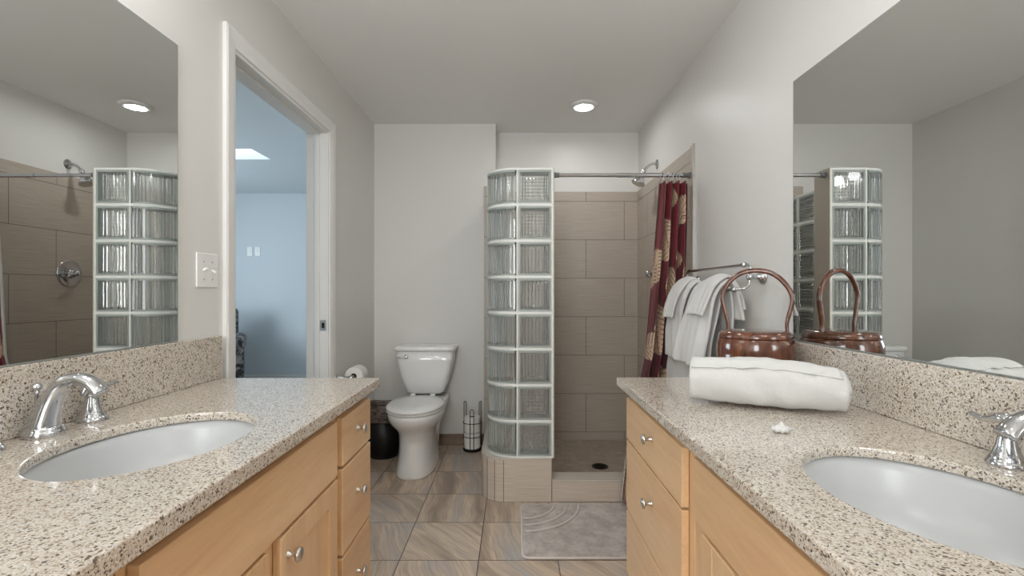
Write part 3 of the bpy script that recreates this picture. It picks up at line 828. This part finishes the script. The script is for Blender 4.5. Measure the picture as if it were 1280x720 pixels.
for z, a, f, b in ((0.002, .10, 3.30, 3.585), (.10, .098, 3.30, 3.59), (.22, .11, 3.28, 3.60), (.33, .15, 3.26, 3.625), (.395, .165, 3.28, 3.632), (.412, .16, 3.29, 3.628)):
    rs.append(sup(a, (b-f)/2, 40, 3.5, 0, L((f+b)/2), z))
rings(bm, rs); obj('rear_pedestal', bm, M['porcelain'], to, smooth=True)
bm = bmesh.new(); rs = []
for z, a in ((.399, .176), (.402, .183), (.410, .185), (.415, .182)): rs.append(sup(a, .247*a/.185, 56, 2.15, 0, L(3.14), z, egg=.05))
rings(bm, rs); obj('seat', bm, M['porcelain'], to, smooth=True)
bm = bmesh.new(); rs = []
for z, a in ((.4175, .180), (.420, .185), (.428, .186), (.435, .180), (.440, .160), (.443, .10), (.4435, .02)): rs.append(sup(a, .250*a/.185, 56, 2.15, 0, L(3.14)+(.0), z, egg=.05))
rings(bm, rs); obj('seat_cover', bm, M['porcelain'], to, smooth=True)
for sx in (-.07, .07):
    bm = bmesh.new(); rings(bm, [sup(.018, .022, 24, 3, sx, L(3.385), z) for z in (.410, .438, .444)]); obj('hinge', bm, M['porcelain'], to, smooth=True)
bm = bmesh.new(); rs = []
for z, a, f in ((.425, .118, 3.475), (.44, .136, 3.462), (.50, .160, 3.452), (.58, .184, 3.440), (.66, .201, 3.432), (.735, .208, 3.428)): rs.append(sup(a, (3.635-f)/2, 64, 7, 0, L((3.635+f)/2), z))
rings(bm, rs); tank = obj('tank', bm, M['porcelain'], to, smooth=True)
bm = bmesh.new(); rs = []
for z, k in ((.736, .0), (.740, .012), (.758, .014), (.768, .010), (.774, -.004), (.776, -.03)): rs.append(sup(.208+k, .1035+k*.9, 64, 7, 0, L(3.531), z))
rings(bm, rs); obj('tank_lid', bm, M['porcelain'], to, smooth=True)
bm = bmesh.new(); R = Matrix.Translation((-.128, L(3.432), .70)) @ Matrix.Rotation(PI/2, 4, 'X'); lathe(bm, [(.016, -.006), (.016, .006), (.012, .010), (0, .011)], n=24, M=R)
tube(bm, catmull([(-.128, L(3.420), .70), (-.145, L(3.415), .700), (-.165, L(3.412), .697), (-.188, L(3.414), .693)], 5), [.008]*5+[.0075]*5+[.009]*6, 12, flat=.7); obj('flush_lever', bm, M['nickel'], to, smooth=True)

# ------------------------------------------------------------ waste bin
t = thing('waste_bin', 'black waste bin with grey liner left of the toilet', 'waste bin', (-.925, 3.42, 0))
bm = bmesh.new(); lathe(bm, [(.098, 0), (.102, .01), (.122, .30), (.118, .30), (.098, .015), (0, .012)], n=40, cap1=False); obj('bucket', bm, M['black_plastic'], t, smooth=True)
bm = bmesh.new(); rs = []
for k, (r, z) in enumerate([(.126, .255), (.129, .275), (.126, .29), (.1285, .31), (.126, .33), (.1245, .365), (.120, .37), (.116, .36), (.114, .30), (.105, .2), (.09, .08), (.0, .06)]):
    ring = []
    for i in range(72):
        a = 2*PI*i/72; w = 1+.022*noise.noise(Vector((math.cos(a)*4, math.sin(a)*4, z*30))) if k < 9 else 1
        ring.append((r*w*math.cos(a), r*w*math.sin(a), z+(.006*math.sin(a*3+k) if k < 8 else 0)))
    rs.append(ring)
rings(bm, rs, cap0=False, cap1=False); obj('bin_liner', bm, M['liner'], t, smooth=True)

# ------------------------------------------------------------ toilet paper
def roll(name, label, loc, ro, ri, h, rot=(0, 0, 0), group=None):
    t = thing(name, label, 'toilet paper', loc, 0, group); t.rotation_euler = rot
    bm = bmesh.new(); lathe(bm, [(ri, 0), (ro-.004, 0), (ro, .004), (ro, h-.004), (ro-.004, h), (ri, h), (ri, 0)], n=40, cap0=False, cap1=False); obj('paper', bm, M['paper'], t, smooth=False)
    bm = bmesh.new(); lathe(bm, [(ri-.0015, .001), (ri-.0002, .001), (ri-.0002, h-.001), (ri-.0015, h-.001), (ri-.0015, .001)], n=32, cap0=False, cap1=False); obj('core', bm, M['card'], t, smooth=True)
    return t
hx, hy = -.305, 3.535
st = thing('toilet_roll_stand', 'dark wire stand holding two spare rolls beside the glass block wall', 'toilet roll holder', (hx, hy, 0))
bm = bmesh.new(); lathe(bm, [(.066, .006), (.070, .010), (.070, .014), (.066, .016), (0, .016)], n=40); lathe(bm, [(.03, .0), (.066, .0), (.066, .007)], n=40, cap0=True, cap1=True); obj('base', bm, M['black_wire'], st)
for z in (.105, .205):
    bm = bmesh.new(); tube(bm, [(.066*math.cos(2*PI*i/40), .066*math.sin(2*PI*i/40), z) for i in range(41)], .0025, 8); obj('wire_ring', bm, M['black_wire'], st, smooth=True)
for ang in (-PI/2+.05, PI/6+.1, 5*PI/6-.1):
    bm = bmesh.new(); c, s = math.cos(ang), math.sin(ang); w = .013; r = .0685
    def pt(u, z, rr=r): return (rr*c-u*s, rr*s+u*c, z)
    zt = .30 if s < 0 else .335
    path = [pt(-w, .012), pt(-w, zt)] + [pt(-w*math.cos(a), zt+w*math.sin(a), r+.006*math.sin(a)) for a in (PI*.15, PI*.3, PI*.5, PI*.7, PI*.85)] + [pt(w, zt), pt(w, .012)]
    tube(bm, path, .0026, 8); obj('wire_loop', bm, M['black_wire'], st, smooth=True)
roll('toilet_roll', 'upper spare toilet roll on the dark wire stand', (hx, hy, .134), .060, .020, .112)
roll('toilet_roll', 'lower spare toilet roll on the dark wire stand', (hx, hy, .018), .060, .020, .112)
# wall holder beside the door
t = thing('toilet_roll_holder', 'chrome wall-mounted toilet roll holder on the left wall', 'toilet roll holder', (XL, 2.87, .648))
for yy in (0, .20):
    bm = bmesh.new(); R = Matrix.Translation((0, yy, 0)) @ Matrix.Rotation(PI/2, 4, 'Y')
    lathe(bm, [(.026, .0), (.026, .004), (.018, .009), (.009, .013), (.008, .075), (.013, .080), (.0145, .090), (.011, .099), (0, .102)], n=28, M=R); obj('post', bm, M['chrome'], t, smooth=True)
bm = bmesh.new(); tube(bm, [(.088, .006, 0), (.088, .194, 0)], .007, 14); obj('roller', bm, M['chrome'], t, smooth=True)
roll('toilet_roll', 'loose-ended toilet roll on the chrome wall holder', (XL+.088, 2.87+.155, .648+.0), .055, .019, .11, (PI/2, 0, 0))

# ------------------------------------------------------------ bath mat
def mat():
    t = thing('bath_mat', 'taupe plush bath mat with curved ridges in front of the shower', 'bath mat', (.04, 2.08, 0))
    W_, D_ = .86, .525; nx, ny = 172, 106; bm = bmesh.new(); V = []
    R = .03
    def edge(x, y):
        # distance inside a rounded rectangle
        qx = abs(x-W_/2)-(W_/2-R); qy = abs(y-D_/2)-(D_/2-R)
        return R-(math.hypot(max(qx, 0), max(qy, 0))+min(max(qx, qy), 0))
    ridges = (.18, .247, .31)
    for j in range(ny+1):
        row = []
        for i in range(nx+1):
            x, y = W_*i/nx, D_*j/ny
            qx = x-W_/2; qy = y-D_/2
            ex, ey = W_/2-R, D_/2-R
            if abs(qx) > ex and abs(qy) > ey:   # pull the corners in onto the arc
                dx, dy = abs(qx)-ex, abs(qy)-ey; m = max(dx, dy); h = math.hypot(dx, dy)
                if h > 1e-9: dx, dy = dx*m/h, dy*m/h
                x = W_/2+math.copysign(ex+dx, qx); y = D_/2+math.copysign(ey+dy, qy)
            e = edge(x, y); z = .013*min(1, max(0, e)/.012)**.5
            if e > .014:
                r = math.hypot(x, D_-y)
                for q in ridges:
                    z -= .005*math.exp(-((r-q-.010)/.006)**2) + .005*math.exp(-((r-q+.010)/.006)**2)
                r2 = math.hypot(x-W_, y)
                for q in (.26, .33, .40): z -= .006*math.exp(-((r2-q)/.007)**2)
                z += .0012*noise.noise(Vector((x*40, y*40, 0)))
            row.append(bm.verts.new((x, y, z+.002)))
        V.append(row)
    for j in range(ny):
        for i in range(nx): bm.faces.new((V[j][i], V[j][i+1], V[j+1][i+1], V[j+1][i]))
    # skirt to the floor
    bd = [e for e in bm.edges if len(e.link_faces) == 1]
    g = bmesh.ops.extrude_edge_only(bm, edges=bd)
    for v in g['geom']:
        if isinstance(v, bmesh.types.BMVert): v.co.z = .0
    obj('pile', bm, M['mat'], t, smooth=True)
    for q in ridges:
        bm = bmesh.new(); tube(bm, [(q*math.sin(a), D_-q*math.cos(a),   .0165) for a in [.05+(PI/2-.10)*k/24 for k in range(25)]], .0055, 8, flat=.8); obj('piping', bm, M['mat_edge'], t, smooth=True)
    bm = bmesh.new(); pts = []
    for (cx, cy, a0) in ((W_-R, R, -PI/2), (W_-R, D_-R, 0), (R, D_-R, PI/2), (R, R, PI)):
        for k in range(7): a = a0+PI/2*k/6; pts.append((cx+R*math.cos(a), cy+R*math.sin(a), .006))
    pts.append(pts[0]); tube(bm, pts, .0055, 10); obj('binding', bm, M['mat_edge'], t, smooth=True)
mat()

# ------------------------------------------------------------ towel rack and hanging towels
tr = thing('towel_rack', 'chrome double towel rack on the right wall above the right vanity', 'towel rack', (XR, 0, 1.22))
for (yy, sg) in ((1.92, 1), (2.60, -1)):
    bm = bmesh.new(); R = Matrix.Translation((0, yy, 0)) @ Matrix.Rotation(-PI/2, 4, 'Y')
    lathe(bm, [(.030, .0), (.031, .004), (.027, .008), (.022, .009), (.022, .013), (.014, .018), (.010, .03), (.010, .045), (.015, .05), (.016, .058), (.010, .066), (0, .068)], n=32, M=R)
    pb = obj('wall_post', bm, M['chrome'], tr, smooth=True)
    bm = bmesh.new(); tube(bm, catmull([(-.055, yy, .008), (-.056, yy-sg*.010, .034), (-.058, yy+sg*.006, .049), (-.06, yy+sg*.035, .05)], 6), .0055, 12); obj('upper_arm', bm, M['chrome'], pb, smooth=True)
    bm = bmesh.new(); tube(bm, catmull([(-.055, yy, -.008), (-.060, yy-sg*.004, -.032), (-.078, yy-sg*.002, -.046), (-.096, yy+sg*.012, -.0505), (-.1, yy+sg*.04, -.051)], 6), .0055, 12); obj('lower_arm', bm, M['chrome'], pb, smooth=True)
for (x, z, nm) in ((-.06, .05, 'upper_bar'), (-.10, -.051, 'lower_bar')):
    bm = bmesh.new(); R = Matrix.Translation((x, 1.95, z)) @ Matrix.Rotation(-PI/2, 4, 'X')
    prof = [(.006, -.004), (.011, .0), (.012, .006), (.0075, .010), (.0095, .018), (.0065, .026), (.0065, .594), (.0095, .602), (.0075, .610), (.012, .614), (.011, .620), (.006, .624)]
    lathe(bm, prof, n=20, M=R); obj(nm, bm, M['chrome'], tr, smooth=True)
def drape(name, label, prof, y0, y1, seed, thick=.012, wob=.012, flare=0.0, group=None, ragged=.0):
    """prof: list of (x, z) from the corridor side over the bar to the wall side"""
    bm = bmesh.new(); P_ = catmull([(x, 0, z) for x, z in prof], 8); m = len(P_); ny = 40; V = []
    for j in range(ny+1):
        v = j/ny; row = []
        for i, p_ in enumerate(P_):
            zt = max(q.z for q in P_); dn = zt-p_.z
            k = min(1, dn/.25)
            y = y0+(y1-y0)*v; y += flare*k*(v-.5)*2
            w = wob*k*(math.sin(v*PI*3+seed+dn*3)+.5*math.sin(v*PI*7+seed*2.3+dn*5))
            n_ = .008*noise.noise(Vector((seed, y*9, p_.z*7)))
            dz = ragged*noise.noise(Vector((seed*3, y*11, 0)))*(1 if i < m*.15 or i > m*.85 else 0)
            row.append(bm.verts.new((p_.x-w+n_ - (.012*math.sin(PI*v) if dn < .03 else 0)*0, y, p_.z+.010*math.sin(PI*v)*(1-k)+dz)))
        V.append(row)
    for j in range(ny):
        for i in range(m-1): bm.faces.new((V[j][i], V[j][i+1], V[j+1][i+1], V[j+1][i]))
    o = obj(name, bm, M['towel'], None, smooth=True); tag(o, label, 'towel', group)
    s = o.modifiers.new('thick', 'SOLIDIFY'); s.thickness = thick; s.offset = -1
    b = o.modifiers.new('round', 'SUBSURF'); b.levels = 1; b.render_levels = 1
    return o
drape('bath_towel', 'long white towel hanging lowest beneath the hand towels on the rack', [(.800, .56), (.812, .75), (.835, .95), (.865, 1.12), (.882, 1.175), (.900, 1.188), (.917, 1.172), (.928, 1.10), (.932, .95), (.934, .80)], 2.02, 2.55, 1.0, .010, .006)
drape('hand_towel', 'white hand towel folded over the far end of the rack near the curtain', [(.800, .83), (.800, .95), (.812, 1.07), (.838, 1.16), (.872, 1.207), (.905, 1.212), (.928, 1.18), (.944, 1.08), (.945, .98)], 2.32, 2.54, 2.2, .014, .010)
drape('hand_towel', 'white hand towel folded over the near end of the rack behind the basket', [(.765, .84), (.778, .93), (.802, 1.05), (.832, 1.15), (.868, 1.200), (.905, 1.212), (.932, 1.18), (.950, 1.10), (.955, 1.04)], 2.00, 2.26, 4.1, .014, .012)
drape('washcloth', 'white washcloth draped over the near hand towel on the rack', [(.785, 1.06), (.805, 1.12), (.835, 1.185), (.872, 1.219), (.905, 1.228), (.938, 1.190), (.962, 1.13), (.972, 1.085)], 2.00, 2.17, 5.7, .010, .008)
drape('washcloth', 'white washcloth draped over the far hand towel beside the curtain', [(.775, 1.03), (.793, 1.10), (.826, 1.175), (.868, 1.222), (.905, 1.226), (.934, 1.19), (.952, 1.10)], 2.36, 2.52, 7.7, .010, .006)

# ------------------------------------------------------------ rolled towel on the right counter
def rolled():
    t = thing('rolled_towel', 'thick white rolled towel lying on the right countertop', 'towel', ((.503+.854)/2, (1.356+1.211)/2, ZR))
    ax = Vector((.854-.503, 1.211-1.356, 0)); Ln = ax.length; ax.normalize(); pr = Vector((-ax.y, ax.x, 0))  # pr points to +y
    turns = 5.2; n = 230
    W2, H2 = .078, .060
    sec = []
    for i in range(n+1):
        f = i/n; th = -PI*.62-2*PI*turns*(1-f)       # ends on the outside near the bottom front
        k = .12+.88*f
        c, s = math.cos(th), math.sin(th)
        p_ = 2.4
        x = W2*k*abs(c)**(2/p_)*(1 if c > 0 else -1); z = H2*k*abs(s)**(2/p_)*(1 if s > 0 else -1)
        sec.append((x, z, f))
    bm = bmesh.new(); m = 44; V = []
    for j in range(m+1):
        u = j/m-.5; row = []
        for (x, z, f) in sec:
            lay = int(f*turns*2)
            end = ((-.017 if f > .83 else -.006 if f > .66 else .002)+.003*math.sin(f*23)) if u > 0 else .004*math.sin(f*23)
            L_ = Ln+.012+(end if u > 0 else -end*.7)*abs(u)*2
            sag = 1-.04*(abs(u*2)**4)
            q = Vector((0, 0, 0))+ax*(u*L_)+pr*(x*sag+.085+.007*noise.noise(Vector((u*9, x*20, z*20))))
            zz = H2+.008+z*sag*(1+.05*math.sin(u*5+1))+.004*noise.noise(Vector((u*11+5, x*18, z*18)))+(-.012*max(0, u*2) if z > 0 else 0)
            q.z = max(.0035, zz)
            row.append(bm.verts.new(q))
        V.append(row)
    for j in range(m):
        for i in range(n): bm.faces.new((V[j][i], V[j+1][i], V[j+1][i+1], V[j][i+1]))
    o = obj('terry_roll', bm, M['towel'], t, smooth=True)
    s = o.modifiers.new('thick', 'SOLIDIFY'); s.thickness = .0075; s.offset = 0
    # hem band: slightly raised ribs along the top front
    bm = bmesh.new()
    for r in range(14):
        th = 1.40+r*.075; pts = []
        for j in range(m+1):
            u = j/m-.5; c, s_ = math.cos(th), math.sin(th)
            x = (W2+.001)*abs(c)**(2/2.4)*(1 if c > 0 else -1); z = (H2+.0025)*abs(s_)**(2/2.4)
            q = ax*(u*(Ln-.012)-.008)+pr*(x+.085); q.z = H2+.008+z*(1-.04*(abs(u*2)**4))*(1+.05*math.sin(u*5+1))+.004*noise.noise(Vector((u*11+5, x*18, z*18)))-.012*max(0, u*2)
            pts.append(q)
        tube(bm, pts, .0048, 6, flat=.6)
    obj('woven_band', bm, M['towel_band'], t, smooth=True)
rolled()

# ------------------------------------------------------------ basket
BX, BY = .838, 1.665
bk = thing('lidded_basket', 'brown lacquered wooden lidded basket with tall loop handle behind the rolled towel', 'basket', (BX, BY, ZR))
def zr(z): return z-ZR
bm = bmesh.new(); lathe(bm, [(.100, 0), (.108, .006), (.112, .05), (.117, .082), (.124, .086), (.125, .092), (.122, .097), (.1235, .120), (.123, .145), (.118, .163), (.116, .166)], n=64); obj('body', bm, M['lacquer'], bk, smooth=True)
bm = bmesh.new(); lathe(bm, [(.117, .1665), (.1185, .169), (.114, .182), (.104, .190), (.06, .1925), (.0, .193)], n=64); obj('lid', bm, M['lacquer'], bk, smooth=True)
hp = [(909, 430), (909, 418), (911, 405.6), (903.5, 380), (902.4, 368.6), (909, 355), (923, 342), (942, 337.5), (961.7, 339.5), (977, 349), (989, 364.7), (991, 378), (986, 394), (983, 407.5), (986, 420), (987, 432)]
A_, B_ = Vector((.743, 1.714)), Vector((.942, 1.619))
pts = []
for px, py in hp:
    # intersection of the vertical plane through A_ B_ at that bearing
    k = (px-642)/600; dx, dy = B_-A_
    t_ = (k*A_.y-A_.x)/(dx-k*dy); q = A_+t_*(B_-A_)
    pts.append((q.x-BX, q.y-BY, EYE-(py-366)*q.y/600-ZR))
bm = bmesh.new(); pp = catmull(pts, 6)
for _ in range(14): pp = [pp[0]]+[(pp[i-1]+pp[i]*2+pp[i+1])/4 for i in range(1, len(pp)-1)]+[pp[-1]]
tube(bm, pp, lerp_list([.0075, .0078, .0085, .0095, .0102, .0102, .0095, .0085, .0078, .0075], len(pp)), 14, flat=.8); obj('loop_handle', bm, M['lacquer'], bk, smooth=True)

# ------------------------------------------------------------ seashell
t = thing('seashell', 'small white seashell lying on the right countertop near the basin', 'seashell', (.618, 1.10, ZR))
bm = bmesh.new(); rs = []
for k in range(15):
    f = k/14; r = .0115*(math.sin(PI*min(1, f*1.08+.04))**.7)*(1-.25*f)+.0006; x = -.026+.052*f
    rs.append([(x, r*1.15*math.cos(a)+.002*math.sin(9*f), max(.0, .0085+r*.8*math.sin(a)+(.0022*math.sin(f*30)))) for a in [2*PI*i/24 for i in range(24)]])
rings(bm, rs); obj('shell_body', bm, M['towel_band'], t, smooth=True)
bm = bmesh.new(); lathe(bm, [(.011, .010), (.009, .016), (.006, .020), (.003, .024), (.0006, .0255)], -.004, 0, 20); obj('spire', bm, M['towel_band'], t, smooth=True)

# ------------------------------------------------------------ switches
def plate(name, label, loc, rz, w, h, kind):
    """plate facing local -y"""
    t = thing(name, label, 'switch', loc, rz)
    obj('cover_plate', bx(-w/2, w/2, -.006, 0, -h/2, h/2), M['plate'], t, bevel=.003)
    n = 2 if kind == 'double' else 1
    for i in range(n):
        cx = (i-.5)*.046 if n == 2 else 0
        if kind in ('double', 'toggle'):
            bm = bmesh.new(); s = 1 if i == 0 else -1
            tube(bm, [(cx, -.005, 0), (cx, -.019, s*.007)], [.0052, .004], 8); obj('toggle', bm, M['plate'], t)
        else:
            obj('rocker', bx(-.017, .017, -.0085, -.006, -.033, .033), M['plate'], t, bevel=.001)
        for sz in (-.03, .03) if kind != 'rocker' else (-.048, .048):
            bm = bmesh.new(); R = Matrix.Translation((cx, -.006, sz)) @ Matrix.Rotation(PI/2, 4, 'X'); lathe(bm, [(.0032, 0), (.0032, .001), (0, .0014)], n=12, M=R); obj('screw', bm, M['nickel'], t)
    return t
plate('light_switch', 'white double toggle switch plate between the left mirror and the doorway', (XL, 1.656, 1.233), PI/2, .116, .118, 'double')
plate('light_switch', 'white rocker switch plate, left of the pair on the bedroom wall', (-3.405, BY1, 1.69), 0, .07, .118, 'rocker')
plate('light_switch', 'white toggle switch plate, right of the pair on the bedroom wall', (-3.305, BY1, 1.69), 0, .07, .118, 'toggle')

# ------------------------------------------------------------ armchair in the bedroom
ac = thing('armchair', 'blue-grey patterned upholstered armchair seen through the doorway', 'armchair', (-3.46, 5.42, 0), .5)
def cush(name, x0, x1, y0, y1, z0, z1, b=.03):
    o = obj(name, bx(x0, x1, y0, y1, z0, z1), M['uphol'], ac, bevel=b, seg=4); 
    for p_ in o.data.polygons: p_.use_smooth = True
    return o
cush('base', -.34, .34, -.36, .34, .10, .30); cush('seat_cushion', -.25, .25, -.40, .22, .302, .46, .05)
cush('backrest', -.30, .30, .22, .40, .28, .98, .06)
for sx in (-1, 1):
    bm = bmesh.new(); x = sx*.31
    rs = []
    for y in (-.36, -.35, .30, .31):
        k = .9 if y in (-.36, .31) else 1
        prof = []
        for i in range(24):
            a = -PI*.25+PI*1.5*i/23; prof.append((x+.075*k*math.cos(a), y, .60+.075*k*math.sin(a)))
        prof += [(x-.055*k, y, .22), (x+.055*k, y, .22)]
        rs.append(prof)
    rings(bm, rs); obj('armrest', bm, M['uphol'], ac, smooth=True)
for sx in (-.28, .28):
    for sy in (-.3, .28):
        bm = bmesh.new(); lathe(bm, [(.018, 0), (.026, .10)], sx, sy, 16); obj('leg', bm, M['lacquer'], ac)

# ------------------------------------------------------------ lights
def downlight(x, y, label):
    t = thing('ceiling_light', label, 'ceiling light', (x, y, H))
    bm = bmesh.new(); lathe(bm, [(.058, -.012), (.062, -.022), (.088, -.018), (.098, -.008), (.098, -.001), (.058, -.001)], n=56, cap0=False, cap1=False); obj('trim_ring', bm, M['trim'], t, smooth=True)
    bm = bmesh.new(); lathe(bm, [(.0, -.017), (.058, -.017), (.058, -.009), (0, -.009)], n=48, cap0=False, cap1=False); obj('lens', bm, M['lens'], t)
downlight(.48, 3.28, 'round white recessed ceiling light near the shower')
downlight(-.05, .30, 'round white recessed ceiling light added out of view above the near ends of the vanities')  # extra lamp out of view, added to brighten the near end
downlight(-.05, 1.88, 'round white recessed ceiling light added out of view between the vanities and the toilet')  # extra lamp out of view, added to lift the far walls
def vanity_light(x, y, s, label):
    t = thing('vanity_light', label, 'wall light', (x, y, 2.16))
    obj('backplate', bx(*sorted((0, s*.025)), -.30, .30, -.05, .05), M['nickel'], t, bevel=.006)
    for dy in (-.2, 0, .2):
        bm = bmesh.new(); tube(bm, [(s*.024, dy, 0), (s*.075, dy, 0)], .02, 16); soc = obj('socket', bm, M['nickel'], t, smooth=False)
        bm = bmesh.new(); R = Matrix.Translation((s*.115, dy, 0)); lathe(bm, [(.0, -.045), (.022, -.039), (.038, -.022), (.045, 0), (.038, .022), (.022, .039), (.0, .045)], n=24, M=R); obj('globe_bulb', bm, M['bulb'], soc, smooth=True)
vanity_light(XL, 1.0, 1, 'three-globe vanity light above the left mirror')
vanity_light(XR, .77, -1, 'three-globe vanity light above the right mirror')
